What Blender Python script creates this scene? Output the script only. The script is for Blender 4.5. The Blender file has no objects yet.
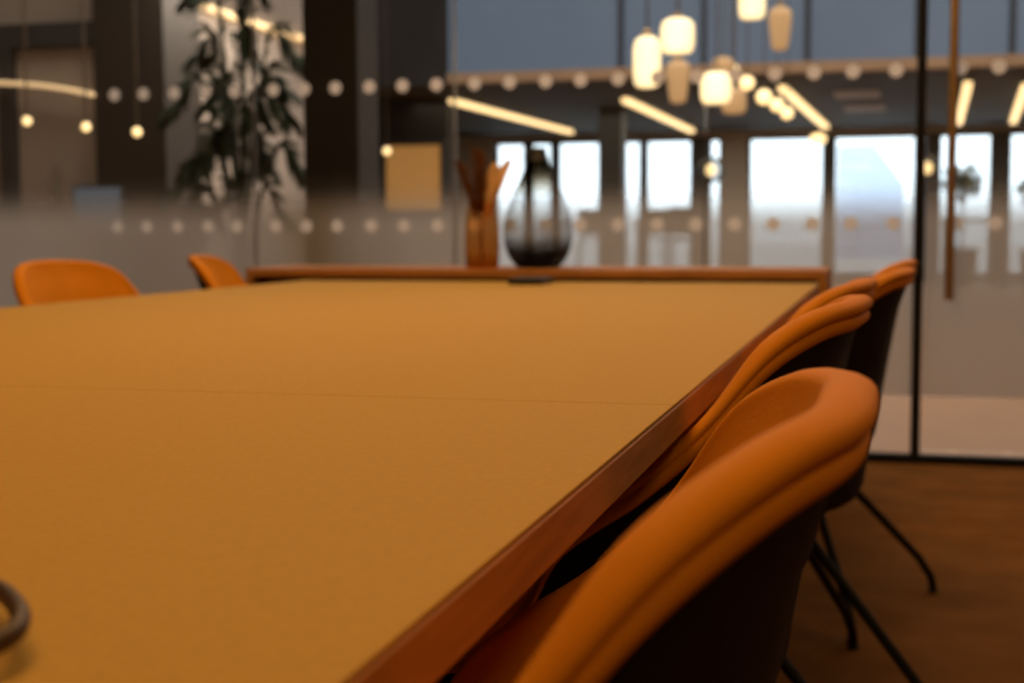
import bpy, bmesh, math, random
from mathutils import Vector, Matrix
random.seed(7)
PI = math.pi
scn = bpy.context.scene
C = scn.collection

# ------------------------------------------------------------------ camera (world: X across the table, Y along it, Z up)
F = 1400.0
H = 0.9
Yc = Vector((374, 114, -1400)).normalized()
Zc = Vector((-.004, 1, (374 * -.004 + 114) / 1400)).normalized()
Xc = Yc.cross(Zc).normalized()

def ray(x, y):
    d = Vector((x - 512, 341.5 - y, -F))
    return Vector((d.dot(Xc), d.dot(Yc), d.dot(Zc)))

def at(x, y, Y):
    """the point at depth Y along the table axis seen at pixel x, y (only used to read sizes off the photograph)"""
    d = ray(x, y); t = Y / d.y
    return Vector((d.x * t, Y, H + d.z * t))

cam = bpy.data.cameras.new('camera')
cam.sensor_width = 36.0
cam.lens = F / 1024 * 36
cam.clip_start = .02
cam.clip_end = 200
cam.dof.use_dof = True
cam.dof.focus_distance = 1.05
cam.dof.aperture_fstop = 6.6
co = bpy.data.objects.new('camera', cam); C.objects.link(co)
M = Matrix((Xc, Yc, Zc)).to_4x4()      # rows: world axes in camera space -> camera-to-world
M.translation = (0, 0, H)
co.matrix_world = M
scn.camera = co
scn.view_settings.view_transform = 'Standard'
scn.view_settings.look = 'None'
scn.cycles.max_bounces = 10
scn.cycles.transparent_max_bounces = 24
scn.cycles.sample_clamp_indirect = 4.0
scn.cycles.use_denoising = True

# ------------------------------------------------------------------ materials
def nodes(name):
    m = bpy.data.materials.new(name); m.use_nodes = True
    nt = m.node_tree
    return m, nt, nt.nodes['Principled BSDF'], nt.nodes['Material Output']

def mat(name, col, rough=.6, metal=0., noise=0., scale=20., bump=0., bscale=200., emit=None, estr=0., stretch=None, spec=.5, sheen=0.):
    m, nt, b, out = nodes(name)
    b.inputs['Base Color'].default_value = (*col, 1)
    b.inputs['Roughness'].default_value = rough
    b.inputs['Metallic'].default_value = metal
    b.inputs['Specular IOR Level'].default_value = spec
    if sheen: b.inputs['Sheen Weight'].default_value = sheen
    tc = nt.nodes.new('ShaderNodeTexCoord')
    mp = nt.nodes.new('ShaderNodeMapping')
    nt.links.new(tc.outputs['Object'], mp.inputs['Vector'])
    if stretch: mp.inputs['Scale'].default_value = stretch
    if noise:
        n = nt.nodes.new('ShaderNodeTexNoise'); n.inputs['Scale'].default_value = scale; n.inputs['Detail'].default_value = 6
        nt.links.new(mp.outputs['Vector'], n.inputs['Vector'])
        r = nt.nodes.new('ShaderNodeValToRGB')
        r.color_ramp.elements[0].position = .3; r.color_ramp.elements[1].position = .7
        r.color_ramp.elements[0].color = (*[c * (1 - noise) for c in col], 1)
        r.color_ramp.elements[1].color = (*[min(1, c * (1 + noise)) for c in col], 1)
        nt.links.new(n.outputs['Fac'], r.inputs['Fac'])
        nt.links.new(r.outputs['Color'], b.inputs['Base Color'])
    if bump:
        n2 = nt.nodes.new('ShaderNodeTexNoise'); n2.inputs['Scale'].default_value = bscale; n2.inputs['Detail'].default_value = 4
        nt.links.new(mp.outputs['Vector'], n2.inputs['Vector'])
        bp = nt.nodes.new('ShaderNodeBump'); bp.inputs['Strength'].default_value = bump; bp.inputs['Distance'].default_value = .002
        nt.links.new(n2.outputs['Fac'], bp.inputs['Height'])
        nt.links.new(bp.outputs['Normal'], b.inputs['Normal'])
    if emit:
        b.inputs['Emission Color'].default_value = (*emit, 1)
        b.inputs['Emission Strength'].default_value = estr
    return m

def glass_mat(name, tint=(1, 1, 1), ior=1.45, ramp=None, fac=1.0):
    """thin clear pane: tinted see-through plus fresnel mirror; ramp = colours up the object's height (generated z)"""
    m, nt, b, out = nodes(name)
    nt.nodes.remove(b)
    t = nt.nodes.new('ShaderNodeBsdfTransparent'); t.inputs['Color'].default_value = (*tint, 1)
    g = nt.nodes.new('ShaderNodeBsdfGlossy'); g.inputs['Roughness'].default_value = .02
    fr = nt.nodes.new('ShaderNodeFresnel'); fr.inputs['IOR'].default_value = ior
    mx = nt.nodes.new('ShaderNodeMixShader')
    if ramp:
        tc = nt.nodes.new('ShaderNodeTexCoord'); sp = nt.nodes.new('ShaderNodeSeparateXYZ')
        nt.links.new(tc.outputs['Generated'], sp.inputs[0])
        cr = nt.nodes.new('ShaderNodeValToRGB'); e = cr.color_ramp.elements
        e[0].position, e[0].color = ramp[0][0], (*ramp[0][1], 1)
        e[1].position, e[1].color = ramp[-1][0], (*ramp[-1][1], 1)
        for p, c in ramp[1:-1]:
            k = e.new(p); k.color = (*c, 1)
        nt.links.new(sp.outputs[2], cr.inputs['Fac'])
        nt.links.new(cr.outputs['Color'], t.inputs['Color'])
    if ramp:
        lw = nt.nodes.new('ShaderNodeLayerWeight'); lw.inputs['Blend'].default_value = .35
        cr2 = nt.nodes.new('ShaderNodeValToRGB'); cr2.color_ramp.elements[0].position = .55; cr2.color_ramp.elements[0].color = (1, 1, 1, 1)
        cr2.color_ramp.elements[1].position = 1; cr2.color_ramp.elements[1].color = (.40, .40, .40, 1)
        nt.links.new(lw.outputs['Facing'], cr2.inputs['Fac'])
        mm = nt.nodes.new('ShaderNodeMix'); mm.data_type = 'RGBA'; mm.blend_type = 'MULTIPLY'; mm.inputs[0].default_value = 1
        nt.links.new(cr.outputs['Color'], mm.inputs[6]); nt.links.new(cr2.outputs['Color'], mm.inputs[7])
        nt.links.new(mm.outputs[2], t.inputs['Color'])
    ml = nt.nodes.new('ShaderNodeMath'); ml.operation = 'MULTIPLY'; ml.inputs[1].default_value = .35 if ramp else fac
    nt.links.new(fr.outputs[0], ml.inputs[0])
    nt.links.new(ml.outputs[0], mx.inputs[0]); nt.links.new(t.outputs[0], mx.inputs[1]); nt.links.new(g.outputs[0], mx.inputs[2])
    nt.links.new(mx.outputs[0], out.inputs['Surface'])
    return m

def film_mat(name):
    """frosted privacy film: clear at its top edge, milky below (height in object z)"""
    m, nt, b, out = nodes(name)
    nt.nodes.remove(b)
    tc = nt.nodes.new('ShaderNodeTexCoord'); sp = nt.nodes.new('ShaderNodeSeparateXYZ')
    nt.links.new(tc.outputs['Object'], sp.inputs[0])
    mr = nt.nodes.new('ShaderNodeMapRange'); mr.interpolation_type = 'SMOOTHSTEP'
    mr.inputs['From Min'].default_value = .90; mr.inputs['From Max'].default_value = 1.10
    mr.inputs['To Min'].default_value = .86; mr.inputs['To Max'].default_value = .03
    nt.links.new(sp.outputs[2], mr.inputs[0])
    # soft uneven haze in the film
    t = nt.nodes.new('ShaderNodeBsdfTransparent')
    d = nt.nodes.new('ShaderNodeBsdfDiffuse'); d.inputs['Color'].default_value = (.80, .78, .76, 1)
    tr = nt.nodes.new('ShaderNodeBsdfTranslucent'); tr.inputs['Color'].default_value = (.80, .80, .80, 1)
    m1 = nt.nodes.new('ShaderNodeMixShader'); m1.inputs[0].default_value = .6
    nt.links.new(d.outputs[0], m1.inputs[1]); nt.links.new(tr.outputs[0], m1.inputs[2])
    m2 = nt.nodes.new('ShaderNodeMixShader')
    nt.links.new(mr.outputs[0], m2.inputs[0]); nt.links.new(t.outputs[0], m2.inputs[1]); nt.links.new(m1.outputs[0], m2.inputs[2])
    nt.links.new(m2.outputs[0], out.inputs['Surface'])
    return m

MT = {
    'leather': mat('orange leather', (.69, .250, .012), .58, noise=.08, scale=9, bump=.2, bscale=420, spec=.05),
    'shell': mat('dark brown shell', (.014, .008, .004), .7, noise=.2, scale=30, bump=.2, bscale=300, spec=.12),
    'black_metal': mat('black metal', (.008, .007, .006), .55, spec=.2),
    'glide': mat('black plastic', (.01, .01, .01), .6),
    'tabletop': mat('tan table leather', (.51, .31, .062), .7, noise=.05, scale=180, bump=.12, bscale=700, spec=.12),
    'oak': mat('reddish oak', (.44, .19, .042), .55, noise=.18, scale=14, bump=.06, bscale=60, stretch=(8, .6, 8), spec=.2),
    'oak_x': mat('oak across', (.46, .20, .055), .5, noise=.25, scale=14, stretch=(.6, 8, 8), spec=.3),
    'dark_wood': mat('dark wood base', (.09, .022, .008), .6, noise=.25, scale=10, stretch=(1, 1, 6), spec=.2),
    'carpet': mat('brown carpet', (.215, .095, .026), .95, noise=.20, scale=5, bump=.8, bscale=160, spec=.05),
    'black': mat('black plastic puck', (.008, .008, .008), .5),
    'cable': mat('dark brown braided cable', (.05, .022, .010), .5, noise=.3, scale=400),
    'brass': mat('brushed brass', (.50, .31, .13), .42, metal=1.0, noise=.08, scale=40),
    'pane': glass_mat('partition glass', (.93, .95, .95)),
    'film': film_mat('frosted film'),
    'dot': mat('white film dot', (.80, .76, .72), .8, emit=(1, .93, .88), estr=.10),  # slight emission added to lift the dots, no light source
    'column': mat('dark brown column', (.030, .021, .014), .6, noise=.15, scale=3),
    'room_wall': mat('warm plaster wall', (.30, .22, .16), .8, noise=.05, scale=4),
    'room_ceiling': mat('room ceiling', (.35, .31, .27), .9, noise=.04, scale=4),
    'hall_floor': mat('pale hall floor', (.36, .175, .07), .5, noise=.08, scale=3, spec=.4),
    'hall_wall': mat('grey hall wall', (.36, .30, .255), .85, noise=.08, scale=2),
    'hall_wall_warm': mat('light hall wall', (.40, .36, .33), .85, noise=.06, scale=2),
    'soffit': mat('dark hall ceiling', (.034, .029, .027), .8, noise=.25, scale=1.2),
    'soffit_edge': mat('warm lit soffit edge', (.42, .26, .15), .7, noise=.1, scale=4, emit=(.9, .55, .3), estr=.06),  # warm light on the soffit put into colour and faint emission
    'blue_panel': mat('blue grey glazed panel', (.12, .165, .235), .35, noise=.12, scale=.8, emit=(.36, .47, .64), estr=.14),  # faint emission stands in for light falling on the panels
    'joint': mat('dark joint', (.05, .06, .075), .6),
    'led': mat('warm led diffuser', (1, .8, .5), .5, emit=(1, .66, .30), estr=2.0),
    'led_housing': mat('led housing', (.05, .04, .035), .5),
    'lamp': mat('opal lamp glass', (1, .9, .7), .4, emit=(1, .74, .38), estr=1.45, noise=.02, scale=30),
    'reflected_lamp': mat('reflected lamp amber', (.5, .3, .15), .4, emit=(1, .60, .27), estr=.36),
    'bulb': mat('warm bulb', (1, .85, .6), .4, emit=(1, .66, .28), estr=2.2),
    'cord': mat('brown cord', (.10, .06, .03), .7),
    'cove': mat('cove light strip', (1, .8, .5), .5, emit=(1, .62, .28), estr=1.6),
    'arc': mat('reflected light streak', (1, .8, .5), .5, emit=(1, .62, .30), estr=.75),
    'warm_panel': mat('warm lit panel', (.45, .21, .06), .7, noise=.15, scale=1.5, emit=(1, .46, .12), estr=.30),
    'pier': mat('white pier', (.42, .38, .35), .8),
    'frame_dark': mat('dark window frame', (.045, .043, .042), .6),
    'frame_light': mat('pale window frame', (.45, .43, .41), .6),
    'window_glass': glass_mat('window glass', (.95, .98, 1)),
    'leaf': mat('palm leaf', (.030, .045, .018), .55, noise=.35, scale=8, spec=.3),
    'stem': mat('palm stem', (.06, .055, .025), .7, noise=.2, scale=12),
    'pot': mat('dark pot', (.04, .035, .03), .7, noise=.1, scale=10),
    'amber_glass': glass_mat('amber glass', (.9, .45, .12), ior=1.25, ramp=[(0, (.72, .32, .05)), (.25, (.90, .56, .24)), (.6, (.93, .66, .38)), (1, (.93, .68, .40))]),
    'smoke_glass': glass_mat('smoked glass', (.6, .6, .6), ior=1.28, ramp=[(0, (.02, .018, .015)), (.11, (.12, .105, .09)), (.28, (.74, .72, .70)), (.6, (.88, .88, .88)), (.66, (.74, .71, .66)), (.77, (.26, .22, .16)), (.84, (.06, .05, .035)), (1, (.05, .045, .035))]),
    'rust_plume': mat('rust dried plume', (.20, .085, .035), .9, noise=.3, scale=60),
    'tan_leaf': mat('tan dried leaf', (.78, .50, .26), .9, noise=.2, scale=40),  # colour lightened to stand in for light from behind
    'grey_table': mat('grey table', (.30, .28, .27), .5),
    'dark_seat': mat('dark chair fabric', (.07, .06, .055), .9, noise=.1, scale=20),
    'vent': mat('pale vent slats', (.50, .46, .42), .6),
    'mirrored_windows': mat('grey blue screen', (.10, .12, .15), .3, emit=(.5, .6, .75), estr=.10),
    'steel': mat('brushed steel', (.55, .53, .50), .35, metal=1.0),
    'facade': mat('pale blue facade', (.62, .70, .86), .9, noise=.06, scale=.3),
    'pavement': mat('pale pavement', (.75, .74, .72), .9, noise=.05, scale=.5),
    'hedge': mat('grey green shrub', (.16, .19, .15), .9, noise=.3, scale=3),
}

def glow(m, lo, hi):
    nt = m.node_tree; b = nt.nodes['Principled BSDF']
    lw = nt.nodes.new('ShaderNodeLayerWeight'); lw.inputs['Blend'].default_value = .5
    mr = nt.nodes.new('ShaderNodeMapRange'); mr.inputs['To Min'].default_value = hi; mr.inputs['To Max'].default_value = lo
    nt.links.new(lw.outputs['Facing'], mr.inputs[0]); nt.links.new(mr.outputs[0], b.inputs['Emission Strength'])
glow(MT['lamp'], .55, 2.3); glow(MT['bulb'], .9, 2.6); glow(MT['reflected_lamp'], .26, .42)

# ------------------------------------------------------------------ helpers
def mesh_obj(name, bm, m, parent=None, smooth=False, bevel=0., label=None):
    bmesh.ops.recalc_face_normals(bm, faces=bm.faces)
    me = bpy.data.meshes.new(name); bm.to_mesh(me); bm.free()
    o = bpy.data.objects.new(name, me); C.objects.link(o)
    me.materials.append(MT[m])
    if smooth:
        for p in me.polygons: p.use_smooth = True
    if bevel:
        b = o.modifiers.new('bevel', 'BEVEL'); b.width = bevel; b.segments = 3; b.limit_method = 'ANGLE'
    if parent: o.parent = parent
    if label: o['label'] = label
    return o

def tag(o, label, cat, group=None, kind=None):
    o['label'] = label; o['category'] = cat
    if group: o['group'] = group
    if kind: o['kind'] = kind
    return o

def thing(name, label, cat, loc=(0, 0, 0), rz=0, group=None):
    o = bpy.data.objects.new(name, None); C.objects.link(o)
    o.empty_display_size = .1
    o.location = loc; o.rotation_euler = (0, 0, rz)
    return tag(o, label, cat, group)

def struct(name, bm, m, **k):
    o = mesh_obj(name, bm, m, **k)
    o['kind'] = 'structure'
    return o

def box(bm, x0, x1, y0, y1, z0, z1):
    v = [bm.verts.new(p) for p in ((x0, y0, z0), (x1, y0, z0), (x1, y1, z0), (x0, y1, z0), (x0, y0, z1), (x1, y0, z1), (x1, y1, z1), (x0, y1, z1))]
    for f in ((0, 3, 2, 1), (4, 5, 6, 7), (0, 1, 5, 4), (1, 2, 6, 5), (2, 3, 7, 6), (3, 0, 4, 7)):
        bm.faces.new([v[i] for i in f])
    return bm

def bx(*a): return box(bmesh.new(), *a)

def prism(poly, z0, z1):
    bm = bmesh.new()
    lo = [bm.verts.new((x, y, z0)) for x, y in poly]; hi = [bm.verts.new((x, y, z1)) for x, y in poly]
    n = len(poly)
    bm.faces.new(lo[::-1]); bm.faces.new(hi)
    for i in range(n): bm.faces.new((lo[i], lo[(i + 1) % n], hi[(i + 1) % n], hi[i]))
    return bm

def lathe(prof, n=40, bm=None, at=(0, 0, 0), close_bottom=True, close_top=False, ribs=0, amp=0):
    bm = bm or bmesh.new(); rings = []
    for r, z in prof:
        ring = []
        for i in range(n):
            a = 2 * PI * i / n
            rr = r * (1 + amp * math.cos(a * ribs)) if ribs else r
            ring.append(bm.verts.new((at[0] + rr * math.cos(a), at[1] + rr * math.sin(a), at[2] + z)))
        rings.append(ring)
    for a, b in zip(rings, rings[1:]):
        for i in range(n): bm.faces.new((a[i], a[(i + 1) % n], b[(i + 1) % n], b[i]))
    if close_bottom: bm.faces.new(rings[0][::-1])
    if close_top: bm.faces.new(rings[-1])
    return bm

def tube(pts, r, n=12, bm=None, cap=True):
    """round tube along points; r a number or a list"""
    bm = bm or bmesh.new()
    P = [Vector(p) for p in pts]; rings = []; prev = None
    for i, p in enumerate(P):
        t = (P[min(i + 1, len(P) - 1)] - P[max(i - 1, 0)]).normalized()
        if prev is None:
            a = t.cross(Vector((0, 0, 1)))
            if a.length < 1e-3: a = t.cross(Vector((1, 0, 0)))
        else:
            a = prev - t * prev.dot(t)
        a.normalize(); prev = a; b = t.cross(a)
        rr = r[i] if isinstance(r, (list, tuple)) else r
        rings.append([bm.verts.new(p + (a * math.cos(2 * PI * k / n) + b * math.sin(2 * PI * k / n)) * rr) for k in range(n)])
    for a, b in zip(rings, rings[1:]):
        for k in range(n): bm.faces.new((a[k], a[(k + 1) % n], b[(k + 1) % n], b[k]))
    if cap: bm.faces.new(rings[0][::-1]); bm.faces.new(rings[-1])
    return bm

def copy_tree(o, parent=None):
    c = o.copy(); C.objects.link(c)
    c.parent = parent
    for ch in list(o.children): copy_tree(ch, c)
    return c

def lerp(a, b, t): return a + (b - a) * t

# ------------------------------------------------------------------ the meeting room
GY = 5.53                 # glass partition plane
struct('floor', bx(-7, 4, -2.5, GY, -.10, 0), 'carpet')
struct('ceiling', bx(-7, 4, -2.5, GY, 3.0, 3.1), 'room_ceiling')
struct('wall_back', bx(-7, 4, -2.6, -2.5, 0, 3.0), 'room_wall')
struct('wall_right', bx(3.0, 3.1, -2.5, GY, 0, 3.0), 'room_wall')
struct('wall_left', bx(-5.6, -5.5, -2.5, GY, 0, 3.0), 'room_wall')

# glass partition: black rails and posts, frameless panes with butt joints
struct('trim_1', bx(-5.5, 3.0, GY - .025, GY + .025, 0, .035), 'black_metal', bevel=.003)
struct('trim_2', bx(-5.5, 3.0, GY - .025, GY + .025, 2.94, 3.0), 'black_metal', bevel=.003)
px_m = at(919, 230, GY).x
struct('trim_3', bx(px_m - .018, px_m + .018, GY - .025, GY + .025, .035, 2.94), 'black_metal', bevel=.003)
joints = [-5.5, at(-60, 150, GY).x, at(255, 150, GY).x, at(455, 150, GY).x, at(705, 150, GY).x, px_m, px_m + .98, 3.0]
ROWZ = (1.490, .915)
dot_px = [998.6, 960, 918 + 27, 896, 853, 814, 775, 736, 697, 658, 618.6, 581, 546, 510, 475, 437, 403, 370, 336, 305, 274, 235, 206, 175, 144, 115]
dots_x = sorted(at(x, 80, GY).x for x in dot_px if not 905 < x < 950)
s0 = max(dots_x)
while s0 < 2.8: s0 += .145; dots_x.append(s0)

def disc(bm, cx, y, cz, r, n=18):
    bm.faces.new([bm.verts.new((cx + r * math.cos(2 * PI * i / n), y, cz + r * math.sin(2 * PI * i / n))) for i in range(n)])

w = 0
for a, b in zip(joints, joints[1:]):
    w += 1
    door = abs(a - px_m) < 1e-6
    lo = .05 if door else .035
    a2, b2 = (a + .022, b - .004) if door else (a + .003, b - .003)
    if abs(b - px_m) < 1e-6: b2 = b - .018
    if door:
        root = struct('door_1', bx(a2, b2, GY - .005, GY + .005, lo, 2.94), 'pane')
    else:
        root = struct('window_%d' % w, bx(a2, b2, GY - .005, GY + .005, lo, 2.94), 'pane')
    bm = bmesh.new()
    v = [bm.verts.new(p) for p in ((a2, GY - .007, .26), (b2, GY - .007, .26), (b2, GY - .007, 1.12), (a2, GY - .007, 1.12))]
    bm.faces.new(v)
    mesh_obj('frosted_film', bm, 'film', root)
    bm = bmesh.new(); n = 0
    for x in dots_x:
        if a2 + .02 < x < b2 - .02:
            for z in ROWZ: disc(bm, x, GY - .009, z, .027); n += 1
    if n: mesh_obj('film_dots', bm, 'dot', root)
    else: bm.free()
    if door:
        hx = at(952, 150, GY - .06).x
        hb = tube([(hx, GY - .06, at(951, 300, GY - .06).z), (hx, GY - .06, 2.2)], .0165, 20)
        hd = mesh_obj('door_handle', hb, 'brass', root, smooth=False, label='long round brass pull handle')
        sb = bmesh.new()
        for z in (.85, 2.0): tube([(hx, GY - .06, z), (hx, GY - .006, z)], .008, 10, sb)
        mesh_obj('handle_standoff', sb, 'brass', hd)
# bright polished butt joint strips
for k, x in enumerate((255, 455)):
    X = at(x, 150, GY).x
    struct('trim_%d' % (4 + k), bx(X - .004, X + .004, GY - .008, GY + .008, .035, 2.94), 'steel')

# dark column just behind the glass
ca, cb = at(304, 150, GY + .2).x, at(358.5, 150, GY + .2).x
struct('column', bx(ca, cb, GY + .2, GY + .46, 0, 4.2), 'column', bevel=.006)

# ------------------------------------------------------------------ conference table
TZ = .74
TX0, TX1, TY0, TY1 = -1.787, -.1825, -.9, 4.14
table = thing('conference_table', 'long conference table with tan leather top and reddish oak edge', 'table', ((TX0 + TX1) / 2, (TY0 + TY1) / 2, 0))
ox, oy = -table.location.x, -table.location.y
def tb(x0, x1, y0, y1, z0, z1): return bx(x0 + ox, x1 + ox, y0 + oy, y1 + oy, z0, z1)
core = mesh_obj('tabletop', tb(TX0, TX1, TY0, TY1, TZ - .034, TZ - .003), 'oak', table, bevel=.002, label='reddish oak table board with straight edge')
e = .0015
for (ya, yb) in ((TY0 + e, 1.2588), (1.2604, TY1 - e)):
    mesh_obj('leather_panel', tb(TX0 + e, TX1 - e, ya, yb, TZ - .003, TZ), 'tabletop', core, bevel=.001, label='tan leather inlay of the tabletop')
# plinth legs and beams under the top
for yc in (.2, 3.1):
    mesh_obj('leg', tb(-1.35, -.62, yc - .28, yc + .28, 0, TZ - .075), 'dark_wood', table, bevel=.004)
mesh_obj('apron_beam', tb(-1.42, -.55, TY0 + .25, TY1 - .25, TZ - .075, TZ - .034), 'dark_wood', table)
for yc in (.62, 1.7, 2.6):
    mesh_obj('cross_beam', tb(-1.70, -.27, yc - .05, yc + .05, TZ - .12, TZ - .075), 'dark_wood', table)

# flat black box on the table
pb = prism([(-.050, -.075), (.050, -.075), (.050, .075), (-.050, .075)], 0, .020)
pk = mesh_obj('socket_box', pb, 'black', bevel=.003)
pk.location = (-.995, 3.95, TZ)
tag(pk, 'small flat black box lying on far end of tabletop below the smoked vase', 'socket box')

# cable loop at the near end of the table
cp = []
for p in ((-.50, .560, .7445), (-.45, .552, .7445), (-.412, .537, .745), (-.384, .520, .748), (-.361, .500, .752), (-.343, .485, .754), (-.326, .468, .755), (-.312, .451, .755), (-.306, .436, .753), (-.312, .420, .750), (-.328, .404, .7465), (-.352, .392, .7445), (-.40, .38, .7445)):
    cp.append(Vector(p))
def smooth_path(P, k=6):
    out = []
    for i in range(len(P) - 1):
        p0, p1, p2, p3 = P[max(i - 1, 0)], P[i], P[i + 1], P[min(i + 2, len(P) - 1)]
        for j in range(k):
            t = j / k
            out.append(.5 * ((2 * p1) + (p2 - p0) * t + (2 * p0 - 5 * p1 + 4 * p2 - p3) * t * t + (3 * p1 - p0 - 3 * p2 + p3) * t ** 3))
    out.append(P[-1])
    return out
cb_ = mesh_obj('cable', tube(smooth_path(cp), .0040, 14), 'cable', smooth=True)
tag(cb_, 'dark brown cable loop curling up off the near end of the tabletop', 'cable')

# ------------------------------------------------------------------ credenza behind the table
CX0, CX1, CY0, CY1, CZ = -2.03, -.165, 4.22, 4.62, .775
cred = thing('credenza', 'low oak credenza standing across the far end of the table', 'credenza', ((CX0 + CX1) / 2, (CY0 + CY1) / 2, 0))
qx, qy = -cred.location.x, -cred.location.y
def cbx(x0, x1, y0, y1, z0, z1): return bx(x0 + qx, x1 + qx, y0 + qy, y1 + qy, z0, z1)
mesh_obj('cabinet_top', cbx(CX0, CX1, CY0, CY1, CZ - .028, CZ), 'oak_x', cred, bevel=.003)
for x0, x1 in ((CX0, CX0 + .025), (CX1 - .025, CX1)):
    mesh_obj('end_panel', cbx(x0, x1, CY0, CY1, 0, CZ - .028), 'oak', cred, bevel=.002)
mesh_obj('carcass', cbx(CX0 + .025, CX1 - .025, CY0 + .06, CY1 - .01, .06, CZ - .028), 'dark_wood', cred)
mesh_obj('plinth', cbx(CX0 + .06, CX1 - .06, CY0 + .1, CY1 - .05, 0, .06), 'black', cred)
for k in range(4):
    wd = (CX1 - CX0 - .05) / 4
    d = mesh_obj('door', cbx(CX0 + .027 + wd * k, CX0 + .023 + wd * (k + 1), CY0 + .04, CY0 + .06, .07, CZ - .035), 'dark_wood', cred, bevel=.002)
    hb = cbx(CX0 + .025 + wd * (k + .5) - .06, CX0 + .025 + wd * (k + .5) + .06, CY0 + .03, CY0 + .04, CZ - .075, CZ - .062)
    mesh_obj('handle', hb, 'black_metal', d)

# vases
VS = .00312
sv_prof = [(.001, 0), (19, .0), (23, 2), (29, 9), (34, 20), (36, 33), (35.2, 47), (32, 60), (27, 72), (21.5, 84), (16.8, 94), (13.4, 102), (11, 109), (9.0, 115), (8.0, 119), (7.8, 122)]
sv = mesh_obj('smoked_vase', lathe([(r * VS, z * VS) for r, z in sv_prof], 56, close_bottom=False), 'smoke_glass', smooth=True)
sv.location = (-1.075, 4.36, CZ)
ss = sv.modifiers.new('sub', 'SUBSURF'); ss.levels = 1; ss.render_levels = 1
tag(sv, 'bulbous smoked grey glass vase with narrow dark neck on the credenza', 'vase')
mesh_obj('vase_neck', lathe([(11.7 * VS, 108.5 * VS), (10.0 * VS, 114 * VS), (8.6 * VS, 118 * VS), (8.4 * VS, 122.5 * VS), (7.2 * VS, 122.5 * VS), (7.0 * VS, 113 * VS)], 40, close_bottom=False), 'black', sv, smooth=True, label='dark opaque neck rim')
av_prof = [(.001, 0), (15.5, 0), (17, 2), (17.6, 12), (18.0, 25), (17.6, 42), (16.4, 54), (14.6, 61), (13.6, 65), (14.2, 68)]
av = mesh_obj('amber_vase', lathe([(r * VS, z * VS) for r, z in av_prof], 48, close_bottom=False), 'amber_glass', smooth=True)
av.location = (-1.255, 4.34, CZ)
tag(av, 'slim amber brown glass vase holding dried stems on the credenza', 'vase')

def plume(name, dx, lean_y, h, m, wide, label):
    bm = bmesh.new()
    P = [Vector((0, 0, .006)), Vector((dx * .12, lean_y * .1, h * .3)), Vector((dx * .4, lean_y * .4, h * .62)), Vector((dx, lean_y, h))]
    S = smooth_path(P, 8)
    tube(S, .0022, 6, bm)
    n = len(S)
    rr = random.Random(name + str(dx))
    for i in range(int(n * .52), n):
        t = (i - n * .52) / (n * .48)
        wd = wide * (math.sin(PI * min(1, .12 + t * .83)) ** .7)
        for k in range(34):
            a = rr.random() * 2 * PI
            d = Vector((math.cos(a), math.sin(a), .9 + rr.random())).normalized() * (wd * (1.0 + rr.random() * .5))
            p = S[i]; s = d.cross(Vector((0, 0, 1))).normalized() * .0030
            bm.faces.new([bm.verts.new(q) for q in (p - s, p + s, p + d)])
    o = mesh_obj(name, bm, m)
    o.location = av.location
    return tag(o, label, 'dried stem', 'dried stems in the amber vase')

plume('dried_plume', -.066, -.04, .325, 'rust_plume', .040, 'rust brown dried plume leaning furthest out of the amber vase, away from the smoked vase')
plume('dried_plume', -.030, .045, .365, 'rust_plume', .046, 'tallest rust brown dried plume standing in the amber vase')
plume('dried_plume', .004, -.03, .350, 'rust_plume', .046, 'rust brown dried plume standing upright beside the tan leaves in the amber vase')
def strap_leaf(dx, dy, h, label, w0=.024):
    S = smooth_path([Vector((dx * .05, dy * .1, .01)), Vector((dx * .2, dy * .3, h * .4)), Vector((dx * .6, dy * .6, h * .75)), Vector((dx * 1.1, dy, h))], 6)
    bm = bmesh.new(); prev = None; n = len(S)
    for i, p in enumerate(S):
        t = i / (n - 1); wd = w0 * (.02 + .98 * max(0, min(1, (t - .35) / .3))) * (.18 + .82 * math.sin(PI * min(1, t * .72 + .05)) if t < .9 else .5)
        a, b = bm.verts.new(p + Vector((-wd, .3 * wd, 0))), bm.verts.new(p + Vector((wd, -.3 * wd, .4 * wd)))
        if prev: bm.faces.new((prev[0], prev[1], b, a))
        prev = (a, b)
    o = mesh_obj('dried_leaf', bm, 'tan_leaf', smooth=True); o.location = av.location
    return tag(o, label, 'dried leaf', 'dried stems in the amber vase')
strap_leaf(.045, -.02, .335, 'tan dried leaf, the inner one of the two in the amber vase')
strap_leaf(.078, .015, .345, 'tan dried leaf leaning out of the amber vase towards the smoked vase')

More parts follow.
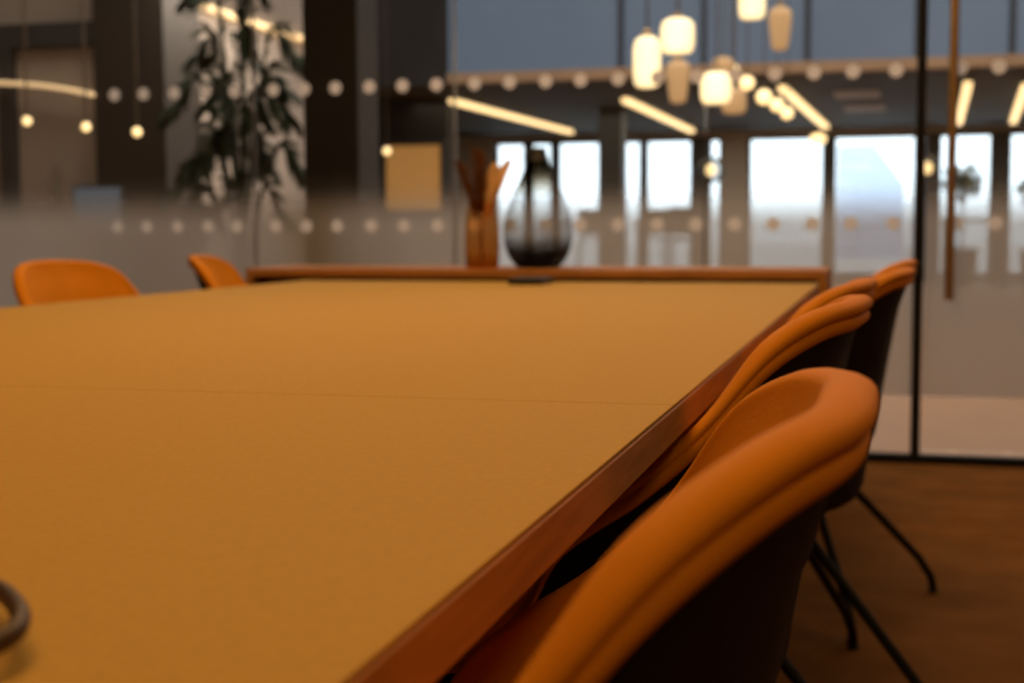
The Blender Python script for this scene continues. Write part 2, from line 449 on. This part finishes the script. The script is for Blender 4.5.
# ------------------------------------------------------------------ tub chairs
NU = 176
KC = [(.243, 0, .827), (.240, .074, .825), (.216, .147, .818), (.177, .212, .788), (.124, .244, .718), (.058, .259, .664), (.012, .266, .638), (-.035, .268, .600),
      (-.07, .269, .535), (-.12, .269, .478), (-.18, .262, .458), (-.235, .225, .452), (-.262, .14, .450), (-.268, 0, .450)]
def outline():
    """closed plan curve with rim height, back at +x, front edge at -x, evenly spaced"""
    half = [Vector(p) for p in KC]
    full = half + [Vector((p.x, -p.y, p.z)) for p in half[-2:0:-1]]
    n = len(full); fine = []
    for i in range(n):
        p0, p1, p2, p3 = full[i - 1], full[i], full[(i + 1) % n], full[(i + 2) % n]
        for k in range(24):
            t = k / 24
            fine.append(.5 * ((2 * p1) + (p2 - p0) * t + (2 * p0 - 5 * p1 + 4 * p2 - p3) * t * t + (3 * p1 - p0 - 3 * p2 + p3) * t ** 3))
    L = [0]; m = len(fine)
    for i in range(m): L.append(L[-1] + (fine[(i + 1) % m] - fine[i]).length)
    pts = []; j = 0
    for k in range(NU):
        target = L[-1] * k / NU
        while L[j + 1] < target: j += 1
        pts.append(fine[j].lerp(fine[(j + 1) % m], (target - L[j]) / (L[j + 1] - L[j])))
    for _ in range(2): pts = [(pts[i - 1] + pts[i] * 2 + pts[(i + 1) % NU]) / 4 for i in range(NU)]
    return pts
CUR = outline()
OUT = [Vector((p.x, p.y)) for p in CUR]
RZ = [p.z for p in CUR]
NRM = []
for i in range(NU):
    t = (OUT[(i + 1) % NU] - OUT[i - 1]).normalized()
    NRM.append(Vector((-t.y, t.x)))        # inward normal of a ccw curve
LEAN = .80                                 # how far the outline has shrunk at seat height
def outl(i, z):
    """outer shell plan position of path sample i at height z"""
    p = OUT[i]
    k = max(0., min(1., (.827 - z) / (.827 - .43)))
    sx = 1 - .30 * k ** .85
    sy = 1 - .13 * k ** 1.3
    return Vector((p.x * (sx if p.x > 0 else 1 - .06 * k), p.y * sy))

def loft(rings, cap_last=None, cap_first=False):
    bm = bmesh.new()
    R = [[bm.verts.new(p) for p in r] for r in rings]
    n = len(R[0])
    for a, b in zip(R, R[1:]):
        for i in range(n): bm.faces.new((a[i], a[(i + 1) % n], b[(i + 1) % n], b[i]))
    if cap_last:
        c = bm.verts.new(cap_last)
        for i in range(n): bm.faces.new((R[-1][i], R[-1][(i + 1) % n], c))
    if cap_first: bm.faces.new(R[0])
    return bm

def v3(p, z): return Vector((p.x, p.y, z))

def make_chair():
    t = thing('tub_chair', '', 'chair', (0, 0, 0), 0, 'orange tub chairs around the conference table')
    # outer shell
    rings = []
    for k in range(13):
        f = k / 12
        rings.append([v3(outl(i, lerp(RZ[i] - .020, .425, f)) + NRM[i] * (.004 + .010 * min(1, f * 5)), lerp(RZ[i] - .020, .425, f)) for i in range(NU)])
    for k in range(1, 7):
        a = k / 6 * PI / 2
        s = 1 - .34 * (1 - math.cos(a)); z = .425 - .045 * math.sin(a)
        rings.append([v3((outl(i, .43) + NRM[i] * .014) * s, z) for i in range(NU)])
    mesh_obj('outer_shell', loft(rings, Vector((0, 0, .380))), 'shell', t, smooth=True, label='dark brown outer shell of the chair')
    # leather lining: thick rolled rim, inner wall, seat
    rings = []
    def rr(i): return max(.6, min(1., (RZ[i] - .45) / .2 * .4 + .6))   # the roll is thinner at the seat front
    for k in range(13):
        a = -1.15 + k / 12 * (PI + 1.35)     # from the outside lower edge over the top to the inside
        ring = []
        for i in range(NU):
            RH, RV = .0142 * rr(i), .0092 * rr(i)
            n = .0130 - RH * math.cos(a); z = RZ[i] - RV + RV * math.sin(a)
            ring.append(v3(outl(i, RZ[i]) + NRM[i] * n, z))
        rings.append(ring)
    SEAT = .448
    for k in range(1, 12):
        f = k / 11
        ring = []
        for i in range(NU):
            zb = RZ[i] - .018
            z = lerp(zb, min(SEAT, zb), f) if f < 1 else min(SEAT, zb)
            ins = .0275 + .016 * math.sin(PI * f) + .05 * max(0, f - .72) ** 1.3 * 3
            ring.append(v3(outl(i, z) + NRM[i] * ins, z))
        rings.append(ring)
    last = rings[-1]
    for s, dz in ((.93, -.006), (.8, -.004), (.6, .0), (.35, .002), (.12, .0)):
        rings.append([Vector((p.x * s, p.y * s, lerp(p.z, SEAT, 1 - s) + dz)) for p in last])
    lin = mesh_obj('leather_lining', loft(rings, Vector((0, 0, SEAT))), 'leather', t, smooth=True, label='orange leather inner lining and padded rim')
    # outer welt under the padded rim
    bm = bmesh.new(); R = []
    for i in range(NU):
        c = outl(i, RZ[i] - .03); n = NRM[i]; r = .0080 * rr(i)
        z0 = RZ[i] - .0225 * rr(i)
        R.append([bm.verts.new(v3(c + n * (.0022 - r * math.cos(2 * PI * k / 12)), z0 + 1.15 * r * math.sin(2 * PI * k / 12))) for k in range(12)])
    for i in range(NU):
        a, b = R[i], R[(i + 1) % NU]
        for k in range(12): bm.faces.new((a[k], a[(k + 1) % 12], b[(k + 1) % 12], b[k]))
    mesh_obj('rim_welt', bm, 'leather', t, smooth=True, label='orange leather welt around the rim')
    # swivel base
    hub = mesh_obj('hub', lathe([(.045, .335), (.05, .34), (.05, .372), (.075, .382)], 28, close_top=True), 'black_metal', t, smooth=False)
    for k in range(4):
        P = [Vector((.03, 0, .362))]
        P.append(Vector((.075, 0, .350)))
        P += [Vector((x, 0, lerp(.350, .078, (x - .075) / .265))) for x in (.14, .2, .27, .33)]
        P += [Vector((.348, 0, .060)), Vector((.361, 0, .042)), Vector((.366, 0, .022)), Vector((.368, 0, .004))]
        lg = mesh_obj('leg', tube(P, .0095, 14), 'black_metal', t, smooth=True)
        lg.rotation_euler = (0, 0, PI / 4 + k * PI / 2)
        g = mesh_obj('glide', lathe([(.012, 0), (.0125, .003), (.011, .008)], 16, at=(.368, 0, 0), close_top=True), 'glide', lg)
    for ch in t.children:
        if ch.name.startswith('hub') or ch.name.split('.')[0] == 'leg': ch.location = (-.035, 0, 0)
    return t

proto = make_chair()
#        x      y     facing  base   label
seats = [
    (-.246, .680, 0, 0, 'orange tub chair nearest the camera, its padded back rim large in front'),
    (-.258, 1.57, -4, 0, 'orange tub chair second along the table, rim seen behind the big first chair'),
    (-.256, 2.12, -4, 25, 'orange tub chair third along the oak table edge, only its rim top showing'),
    (-.190, 2.70, -4, 17, 'orange tub chair pulled out further, showing its tall dark back shell'),
    (-.173, 3.40, -4, 24.4 - 45, 'orange tub chair at the end of the row, mostly hidden behind the dark backed chair'),
    (-1.817, 3.11, 175, 10, 'orange tub chair across the table, the wider of the two showing their leather fronts'),
    (-1.765, 3.86, 196, 10, 'orange tub chair across the table, the narrower one next to the credenza end'),
]
for i, (x, y, rot, base, lab) in enumerate(seats):
    o = proto if i == 0 else copy_tree(proto)
    o.location = (x, y, 0); o.rotation_euler = (0, 0, math.radians(rot)); o['label'] = lab
    k = 0
    for ch in o.children:
        if ch.name.startswith('leg') and not ch.name.startswith('leather'):
            ch.rotation_euler = (0, 0, PI / 4 + k * PI / 2 + math.radians(base - rot)); k += 1

# ------------------------------------------------------------------ the hall beyond the glass
HY, FY, WY = GY, 16.0, 25.0          # hall start, fascia plane, window wall plane
HX0, HX1 = -13.0, 13.0
struct('floor_hall', bx(HX0, HX1, GY, WY + .3, -.10, 0), 'hall_floor')
struct('ceiling_atrium', bx(HX0, HX1, GY, FY, 5.6, 5.7), 'room_ceiling')
struct('wall_over_glass', bx(HX0, HX1, GY - .03, GY + .03, 3.1, 5.6), 'hall_wall')
struct('wall_hall_right', bx(HX1, HX1 + .1, GY, WY, 0, 5.7), 'hall_wall_warm')
struct('wall_hall_left', bx(HX0 - .1, HX0, GY, WY, 0, 5.7), 'hall_wall_warm')
struct('wall_near_right', bx(3.1, HX1, GY - .05, GY + .05, 0, 5.6), 'hall_wall')
struct('wall_near_left', bx(HX0, -5.5, GY - .05, GY + .05, 0, 5.6), 'hall_wall')
# low ceiling of the far zone with its warm edge
SZ = at(618, 80, FY).z
struct('ceiling_far', bx(HX0, HX1, FY, WY, SZ, SZ + .12), 'soffit')
# upper fascia of blue-grey glazed panels
xl = at(450, 60, FY).x
fz0 = at(700, 66, FY).z
struct('wall_fascia', bx(xl, HX1, FY - .06, FY + .06, fz0, 5.6), 'blue_panel')
struct('wall_fascia_dark', bx(HX0, xl, FY - .05, FY + .07, SZ, 5.6), 'soffit')
struct('trim_6', bx(xl, HX1, FY - .12, FY + .05, SZ + .01, fz0), 'soffit_edge')
for k, x in enumerate((622, 705, 808, 918, 1012)):
    X = at(x, 30, FY).x
    struct('trim_%d' % (7 + k), bx(X - .035, X + .035, FY - .09, FY - .05, fz0, 5.6), 'joint')

# window wall
wz1 = at(780, 136, WY).z
spans = [(495, 526, 0), (530, 553, 0), (557, 602, 0), (623, 642, 0), (645, 693, 0), (708, 722, 0), (748, 825, 0), (833, 917, 0), (938, 993, 0), (1008, 1060, 0)]
edges = [(at(a, 170, WY).x, at(b, 170, WY).x) for a, b, _ in spans]
prevx = HX0; wn = 10
piers = []
for (a, b) in edges:
    piers.append((prevx, a)); prevx = b
piers.append((prevx, HX1))
for k, (a, b) in enumerate(piers):
    c = 'pier' if k in (0, 6) else 'frame_dark'
    struct('wall_pier_%d' % (k + 1), bx(a, b, WY - .10, WY + .2, 0, wz1), c)
struct('wall_window_head', bx(HX0, HX1, WY - .12, WY + .2, wz1, SZ + .1), 'frame_light')
for (a, b) in edges:
    wn += 1
    wo = struct('window_%d' % wn, bx(a, b, WY + .05, WY + .06, .12, wz1), 'window_glass')
    bm = bmesh.new()
    box(bm, a, b, WY, WY + .1, 0, .12); box(bm, a, b, WY, WY + .1, wz1 - .06, wz1)
    box(bm, a, a + .05, WY, WY + .1, .12, wz1 - .06); box(bm, b - .05, b, WY, WY + .1, .12, wz1 - .06)
    mesh_obj('window_frame', bm, 'frame_dark', wo)
# freestanding dark column in the far zone
a, b = at(601, 160, 20).x, at(624, 160, 20).x
struct('column_far', bx(a, b, 19.8, 20.2, 0, SZ), 'frame_dark')

# outside
struct('exterior_ground', bx(-60, 60, WY + .3, 90, -.2, -.05), 'pavement')
bm = bmesh.new()
x0, x1 = at(838, 150, 45).x, at(905, 150, 45).x
poly = [(x0, -.1), (x1, -.1), (x1, at(900, 185, 45).z), (lerp(x0, x1, .55), at(870, 144, 45).z), (x0, at(840, 146, 45).z)]
lo = [bm.verts.new((x, 45, z)) for x, z in poly]; hi = [bm.verts.new((x, 52, z)) for x, z in poly]
bm.faces.new(lo); bm.faces.new(hi[::-1])
for i in range(5): bm.faces.new((lo[i], lo[(i + 1) % 5], hi[(i + 1) % 5], hi[i]))
tag(mesh_obj('house', bm, 'facade'), 'pale blue building with sloping gable seen through a far window', 'building')

# LED bars under the far ceiling
def led_bar(p, q, label, hang=.25):
    p, q = Vector(p), Vector(q)
    d = (q - p); mid = (p + q) / 2
    t = thing('linear_ceiling_light', label, 'light', mid, 0, 'linear lights under the far ceiling')
    t['kind'] = 'thing'
    ln = d.length / 2; ang = math.atan2(d.y, d.x)
    lamp = mesh_obj('diffuser', bx(-ln, ln, -.045, .045, -.03, .03), 'led', t); lamp.rotation_euler = (0, 0, ang)
    hs = mesh_obj('housing', bx(-ln, ln, -.06, .06, .031, .07), 'led_housing', t); hs.rotation_euler = (0, 0, ang)
LZ = SZ - .071
def atz(x, y, z):
    d = ray(x, y); k = (z - H) / d.z
    return Vector((d.x * k, d.y * k, z))
for (x0, y0, x1, y1, lab) in ((389, 122, 441, 133, 'short warm linear light above the orange lit panel'),
                              (452, 101, 571, 132, 'long warm linear light above the two vases'),
                              (625, 100, 692, 131, 'warm linear light beneath the tall pendant lamp'),
                              (782, 88, 826, 127, 'steeply slanting warm linear light just past the string of small pendants'),
                              (968, 84, 959, 123, 'warm linear light behind the brass door handle'),
                              (1026, 86, 1013, 122, 'warm linear light cut by the photo edge beyond the glass door')):
    led_bar(atz(x0, y0, LZ), atz(x1, y1, LZ), lab)
# air vents in the far ceiling
for x, y, lab in ((857, 93, 'pale slatted air vent in the dark far ceiling, nearer to the fascia'), (865, 107, 'pale slatted air vent in the dark far ceiling, deeper in the room')):
    p = atz(x, y, SZ)
    bm = bmesh.new()
    for k in range(5): box(bm, -.28, .28, -.4 + k * .17, -.29 + k * .17, -.03, 0)
    o = mesh_obj('air_vent', bm, 'vent'); o.location = p
    tag(o, lab, 'vent', 'air vents in the far ceiling')

# pendant lamps
def pendant(x, yc, Y, wpx, hpx, m, label, ceil=5.6, shape='barrel'):
    p = at(x, yc, Y); s = Y / F
    r, h = wpx / 2 * s * .92, hpx * s * .94
    t = thing('pendant_lamp', label, 'pendant lamp', p, 0, 'pendant lamps hanging beyond the glass')  # also used for the dim lamp reflections
    if shape == 'barrel':
        prof = [(r * .35, -h / 2), (r * .78, -h * .47), (r * .93, -h * .38), (r, -h * .2), (r, h * .22), (r * .9, h * .38), (r * .62, h * .47), (r * .3, h * .5)]
    elif shape == 'taper':
        prof = [(r * .3, -h / 2), (r * .62, -h * .47), (r * .74, -h * .36), (r * .9, 0), (r, h * .28), (r * .92, h * .42), (r * .6, h * .49), (r * .3, h * .5)]
    else:
        prof = [(r * math.cos(a) + 1e-4, h / 2 * math.sin(a)) for a in [(-.98 + 1.9 * k / 9) * PI / 2 for k in range(10)]]
    mesh_obj('lamp_shade', lathe(prof, 48, ribs=16 if shape != 'globe' else 0, amp=.025), m, t, smooth=True)
    mesh_obj('lamp_cap', lathe([(r * .34, h * .48), (r * .34, h * .56), (r * .12, h * .62)], 20, close_top=True), 'brass', t)
    mesh_obj('cord', tube([(0, 0, h * .6), (0, 0, ceil - p.z)], .006, 6), 'cord', t)
    return t
pendant(647, 62, 7.2, 30, 55, 'lamp', 'tall ribbed glowing pendant lamp, the lower one of the close pair')
pendant(677.5, 36, 7.5, 36, 38, 'lamp', 'squat ribbed glowing pendant lamp, the upper one of the close pair', shape='barrel')
pendant(716, 88, 7.9, 33, 34, 'lamp', 'squat glowing pendant lamp at the head of the string of small lamps')
pendant(752, 4, 7.0, 28, 32, 'lamp', 'glowing pendant lamp cut by the top edge of the photo')
pendant(780, 29, 8.6, 24, 44, 'reflected_lamp', 'dim tapered amber reflected image of a lamp beside the one cut by the top edge', shape='taper')  # dim ones: lamp reflections in the glass, built as extra pendants
pendant(678, 82, 8.8, 25, 45, 'reflected_lamp', 'dim tapered amber reflected image of a lamp under the close pair of glowing lamps', shape='taper')
pendant(734, 101, 9.4, 26, 27, 'reflected_lamp', 'dim amber reflected image of a lamp partly behind the squat glowing lamp')
pendant(723, 66, 9.8, 22, 18, 'reflected_lamp', 'dim amber reflected image of a lamp just above the squat glowing lamp')
for x, y, Y, s_, lab in ((731, 71, 10.5, 17, 'first'), (747, 83, 11.5, 16, 'second'), (764, 97, 12.5, 17, 'third'), (777, 105, 13.4, 15, 'fourth'), (787, 113, 14.4, 14, 'fifth')):
    pendant(x, y, Y, s_, s_ * .95, 'bulb', 'small round glowing pendant, %s in the string counted from its high end' % lab, shape='globe')
for x, y, Y, s_, lab in ((27, 121, 7.4, 11, 'small glowing globe lamp by the grey panelled door, at the photo edge'), (86, 127, 7.5, 11, 'small glowing globe lamp just beside the dark pillar'), (137, 132, 7.7, 11, 'small glowing globe lamp in front of the dark pillar')):
    pendant(x, y, Y, s_, s_, 'bulb', lab, shape='globe')
pendant(387, 151, 15.0, 9, 9, 'bulb', 'tiny glowing globe lamp by the corner of the orange lit panel', shape='globe')
pendant(818, 139, 23.8, 18, 12, 'bulb', 'small glowing lamp before the wide far window', ceil=SZ, shape='globe')
# clear globe pendants before the windows
MT['clear_globe'] = glass_mat('clear globe glass', (.8, .8, .8))
for x, y, s_, lab in ((711, 170, 26, 'clear glass globe lamp with glowing bulb before the narrow far window'), (927, 168, 24, 'clear glass globe lamp with glowing bulb behind the black glass post')):
    Y = 18.0; p = at(x, y, Y); r = s_ / 2 * Y / F
    t = thing('globe_lamp', lab, 'pendant lamp', p, 0, 'clear globe lamps in the far zone')
    mesh_obj('globe', lathe([(r * math.cos(a) + 1e-4, r * math.sin(a)) for a in [(-.99 + 1.95 * k / 15) * PI / 2 for k in range(16)]], 32), 'clear_globe', t, smooth=True)
    mesh_obj('bulb', lathe([(.07 * math.cos(a) + 1e-4, .08 * math.sin(a)) for a in [(-.99 + 1.98 * k / 9) * PI / 2 for k in range(10)]], 20), 'bulb', t, smooth=True)
    mesh_obj('cord', tube([(0, 0, r * .98), (0, 0, SZ - p.z)], .008, 6), 'cord', t)

# orange-lit panel and dark wall left of the windows
PY = 17.5
a, b = at(375, 150, PY), at(446, 212, PY)
struct('wall_far_left', bx(at(360, 150, PY).x, at(447, 150, PY).x, PY + .05, PY + .2, 0, SZ), 'soffit')
p0, p1 = at(386, 146, PY), at(441, 210, PY)
wp = thing('lit_panel', 'orange glowing wall panel in a dark frame beyond the column', 'wall panel', ((p0.x + p1.x) / 2, PY, p1.z))
hw, hh = (p1.x - p0.x) / 2, p0.z - p1.z
mesh_obj('panel', bx(-hw, hw, 0, .04, 0, hh), 'warm_panel', wp)
bm = bmesh.new()
for q in ((-hw - .08, -hw), (hw, hw + .08)): box(bm, q[0], q[1], -.02, .045, -.08, hh + .08)
box(bm, -hw, hw, -.02, .045, -.08, 0); box(bm, -hw, hw, -.02, .045, hh, hh + .08)
mesh_obj('panel_frame', bm, 'frame_dark', wp)

# left side of the hall: pillar, grey panelled door wall, side wall with cove light
LY = 8.3
struct('column_left', bx(at(96, 150, LY).x, at(166, 150, LY).x, LY, LY + .5, 0, 5.6), 'column')
struct('wall_door', bx(-7.9, at(96, 150, LY).x, LY + .12, LY + .25, 0, 5.6), 'hall_wall')
z0, z1 = at(50, 46, LY).z, at(50, 22, LY).z
struct('trim_12', bx(-7.9, at(96, 150, LY).x, LY + .02, LY + .12, z0, z1), 'frame_dark')
struct('trim_13', bx(at(-2, 150, LY).x, at(12, 150, LY).x, LY + .02, LY + .12, 0, z0), 'frame_dark')
X0, X1 = at(14, 150, LY).x, at(94, 150, LY).x
dr = struct('door_2', bx(X0, X1, LY + .06, LY + .11, .01, z0 - .01), 'hall_wall')
hx = at(54, 150, LY).x
hb = tube([(hx, LY + .0, at(54, 204, LY).z), (hx, LY + .0, at(54, 166, LY).z)], .017, 14)
dh = mesh_obj('door_handle', hb, 'steel', dr, label='upright steel pull handle')
sb = bmesh.new()
for y in (172, 198): tube([(hx, LY + .0, at(54, y, LY).z), (hx, LY + .06, at(54, y, LY).z)], .008, 8, sb)
mesh_obj('handle_standoff', sb, 'steel', dh)
# mirrored windows, built as a faintly glowing panel by the door
q0, q1 = at(74, 188, LY - .03), at(121, 232, LY - .03)
sc_ = thing('window_reflection', 'grey blue mirrored windows, built as a panel on the dark pillar edge', 'mirrored_windows', ((q0.x + q1.x) / 2, LY - .03, q1.z))
hw, hh = (q1.x - q0.x) / 2, q0.z - q1.z
mesh_obj('reflection_face', bx(-hw, hw, -.005, 0, 0, hh), 'mirrored_windows', sc_)
mesh_obj('reflection_border', bx(-hw - .015, hw + .015, .001, .03, -.015, hh + .015), 'frame_dark', sc_)
# wall behind plant, running away from the glass
SX = at(168, 150, LY + .5).x
struct('wall_side', bx(SX - .12, SX, LY + .5, 11.6, 0, 5.6), 'hall_wall')
def onx(x, y, X):
    d = ray(x, y); k = X / d.x
    return Vector((X, d.y * k, H + d.z * k))
cz = onx(168, -4, SX + .03)
cl = mesh_obj('cove_light', bx(SX + .005, SX + .05, LY + .5, 11.55, cz.z - .012, cz.z + .025), 'cove')
tag(cl, 'warm glowing cove light strip running along the grey wall above the palm', 'cove light')
# slim bowed streak of reflected light, built as a glowing strip
pts = [at(x, y, LY - .02) for x, y in ((-40, 82), (0, 83), (35, 85), (65, 89), (94, 95))]
al = mesh_obj('arc_reflection', tube(smooth_path(pts, 4), .014, 8), 'arc', smooth=True)
tag(al, 'slim bowed warm streak of reflected light above the grey door', 'reflected light')

# palm
def palm(px, Y, label):
    base = at(px, 300, Y); base.z = 0
    t = thing('potted_palm', label, 'potted palm', base)
    mesh_obj('pot', lathe([(.15, 0), (.19, .05), (.23, .40), (.235, .42), (.21, .42), (.20, .36)], 32, close_top=True), 'pot', t)
    rr = random.Random(3)
    # seen outward reach (m) in x, depth and top height of each frond
    fr = [(-.36, -.1, 1.66, 1.50), (-.33, .2, 1.42, 1.24), (-.27, .1, 1.90, 1.82), (-.14, -.2, 2.16, 2.1), (.02, .1, 2.32, 2.28), (-.30, -.25, 1.22, 1.04),
          (.14, -.1, 2.2, 2.12), (.26, .2, 1.92, 1.78), (.32, -.1, 1.62, 1.44), (.28, .25, 1.32, 1.14), (-.24, -.2, 1.08, .94), (-.08, .28, 1.88, 1.80),
          (-.20, .3, 1.56, 1.46), (.22, -.3, 1.46, 1.30), (.12, .3, 1.72, 1.64), (-.14, .1, 1.70, 1.62), (.08, -.25, 1.12, 1.04), (-.10, -.3, .98, .90),
          (.20, .1, 1.10, .96), (-.05, -.1, 1.44, 1.36), (.06, .15, 1.34, 1.24), (-.16, -.15, 1.32, 1.2), (.16, -.1, 1.58, 1.46), (.0, -.3, 1.62, 1.52), (.05, .0, 1.96, 1.9)]
    for dx, dy, zm, ze in fr:
        dx *= 1.02
        a0 = Vector((rr.uniform(-.06, .06), rr.uniform(-.06, .06), .36))
        S = smooth_path([a0, Vector((dx * .12, dy * .12, zm * .55)), Vector((dx * .48, dy * .5, zm)), Vector((dx * .82, dy * .85, lerp(zm, ze, .45))), Vector((dx * 1.05, dy * 1.1, ze))], 9)
        bm = bmesh.new(); n = len(S)
        for i in range(int(n * .42), n - 1):
            f = (i - n * .42) / (n * .58)
            tang = (S[i + 1] - S[i]).normalized()
            side = tang.cross(Vector((0, 0, 1)))
            if side.length < .05: side = Vector((1, 0, 0))
            side.normalize()
            ll = .15 * math.sin(PI * (.18 + .78 * f)) + .02
            for sg in (-1, 1):
                for q in (0, .25, .5, .75):
                    p = S[i].lerp(S[i + 1], q)
                    d = (side * sg * .62 + tang * .8 + Vector((rr.uniform(-.15, .15), rr.uniform(-.15, .15), -.12 + rr.uniform(-.2, .1)))).normalized()
                    mid = p + d * ll * .5 + Vector((0, 0, .01)); tip = p + d * ll + Vector((0, 0, -.16 * ll))
                    wv = d.cross(side * sg + Vector((0, 0, .4))).normalized() * .0072
                    V = [bm.verts.new(v) for v in (p, mid + wv, tip, mid - wv)]
                    bm.faces.new(V)
        stem_r = [lerp(.011, .003, i / (n - 1)) for i in range(n)]
        tube(S, stem_r, 6, bm)
        mesh_obj('frond', bm, 'leaf', t)
    return t
palm(243, 6.9, 'tall dark green potted palm with drooping fronds behind the glass beside the column')

# furniture and shrubs in front of the far windows
def hall_table(px, Y, wpx, label):
    p = at(px, 200, Y); w_ = wpx * Y / F / 2
    t = thing('hall_table', label, 'table', (p.x, Y, 0), 0, 'grey tables by the far windows')
    mesh_obj('tabletop', bx(-w_, w_, -.4, .4, .98, 1.02), 'grey_table', t, bevel=.005)
    for sx in (-1, 1):
        for sy in (-1, 1): mesh_obj('leg', tube([(sx * (w_ - .06), sy * .34, 0), (sx * (w_ - .06), sy * .34, .98)], .025, 8), 'frame_dark', t)
def hall_chair(px, Y, rz, label):
    p = at(px, 200, Y)
    t = thing('bar_chair', label, 'chair', (p.x, Y, 0), rz, 'bar chairs by the far windows')
    mesh_obj('seat', bx(-.21, .21, -.21, .21, .70, .75), 'dark_seat', t, bevel=.02)
    mesh_obj('backrest', bx(-.20, .20, .17, .21, .80, 1.22), 'dark_seat', t, bevel=.015)
    for sx in (-1, 1):
        mesh_obj('leg', tube([(sx * .18, -.18, 0), (sx * .16, -.17, .7)], .015, 8), 'frame_dark', t)
        mesh_obj('leg', tube([(sx * .20, .22, 0), (sx * .18, .19, .82)], .015, 8), 'frame_dark', t)
hall_table(668, 22.5, 60, 'grey high table before the far window next to the dark column')
hall_chair(655, 23.4, 0, 'dark bar chair at the window side of the high table by the dark column')
hall_chair(683, 21.8, PI, 'dark bar chair on the near side of the high table by the dark column')
hall_table(580, 22.5, 70, 'grey high table before the far window behind the smoked vase')
hall_chair(590, 23.4, .2, 'dark bar chair behind the high table near the smoked vase')
hall_table(975, 22.0, 60, 'grey high table before the window seen through the glass door')
def shrub(px, pz, Y, r, label):
    p = at(px, pz, Y)
    t = thing('leafy_plant', label, 'plant', (p.x, Y, 0), 0, 'leafy plants in the far zone')
    rr = random.Random(px)
    mesh_obj('pot', lathe([(.2, 0), (.24, .1), (.26, .55), (.24, .56), (.22, .5)], 24, close_top=True), 'pot', t)
    mesh_obj('stem', tube([(0, 0, .5), (.03, 0, p.z - r * .5), (0, 0, p.z)], .02, 6), 'stem', t)
    bm = bmesh.new()
    for k in range(170):
        d = Vector((rr.gauss(0, 1), rr.gauss(0, 1), rr.gauss(0, .8))).normalized() * r * rr.uniform(.3, 1)
        c = Vector((0, 0, p.z)) + d
        u = Vector((rr.uniform(-1, 1), rr.uniform(-1, 1), rr.uniform(-1, 1))).normalized() * .10
        v = u.cross(Vector((rr.uniform(-1, 1), rr.uniform(-1, 1), 1))).normalized() * .045
        bm.faces.new([bm.verts.new(q) for q in (c - u, c + v, c + u, c - v)])
    mesh_obj('foliage', bm, 'hedge', t)
shrub(962, 183, 23.4, .30, 'bushy plant with small leaves seen beside the brass handle')
shrub(1040, 190, 22.5, .34, 'bushy plant with small leaves standing past the glass door edge')

# ------------------------------------------------------------------ lights and sky
def area(name, loc, size, size_y, power, col, rot=(0, 0, 0), spread=None):
    l = bpy.data.lights.new(name, 'AREA'); l.shape = 'RECTANGLE'; l.size = size; l.size_y = size_y
    l.energy = power; l.color = col
    if spread: l.spread = spread
    o = bpy.data.objects.new(name, l); C.objects.link(o); o.location = loc; o.rotation_euler = rot
    return o
WARM = (1.0, .58, .22)
area('table_light', (-1.0, 2.5, 2.9), .9, 3.0, 46, WARM)
area('near_light', (-.5, .1, 2.9), .5, .8, 9, (1.0, .50, .15))
area('room_light', (1.7, 3.6, 2.95), 1.0, 2.0, 9, WARM)
area('aisle_light', (1.1, -.3, 2.9), .6, 1.2, 16, (1.0, .60, .24))
area('film_fill', (-1.2, 5.0, 2.95), 6.0, .3, 25, (1.0, .78, .55))  # unseen fill added to brighten the frosted film from the room side
area('hall_fill', (0, 10.5, 5.5), 14, 8, 520, (1.0, .95, .90))  # unseen fill added above the atrium
area('hall_warm_fill', (-.3, 7.2, 5.3), 11, 1.2, 150, (1.0, .80, .58))  # unseen warm fill added behind the film to light it through
area('far_zone_light', (0, 20.5, SZ - .08), 12, 7, 210, (1.0, .85, .65))
area('left_wall_light', (SX + .6, 9.2, cz.z + .1), .5, 2.5, 52, (1.0, .84, .68))
world = bpy.data.worlds.new('world'); scn.world = world; world.use_nodes = True
bg = world.node_tree.nodes['Background']
bg.inputs[0].default_value = (.90, .96, 1.0, 1); bg.inputs[1].default_value = 2.6
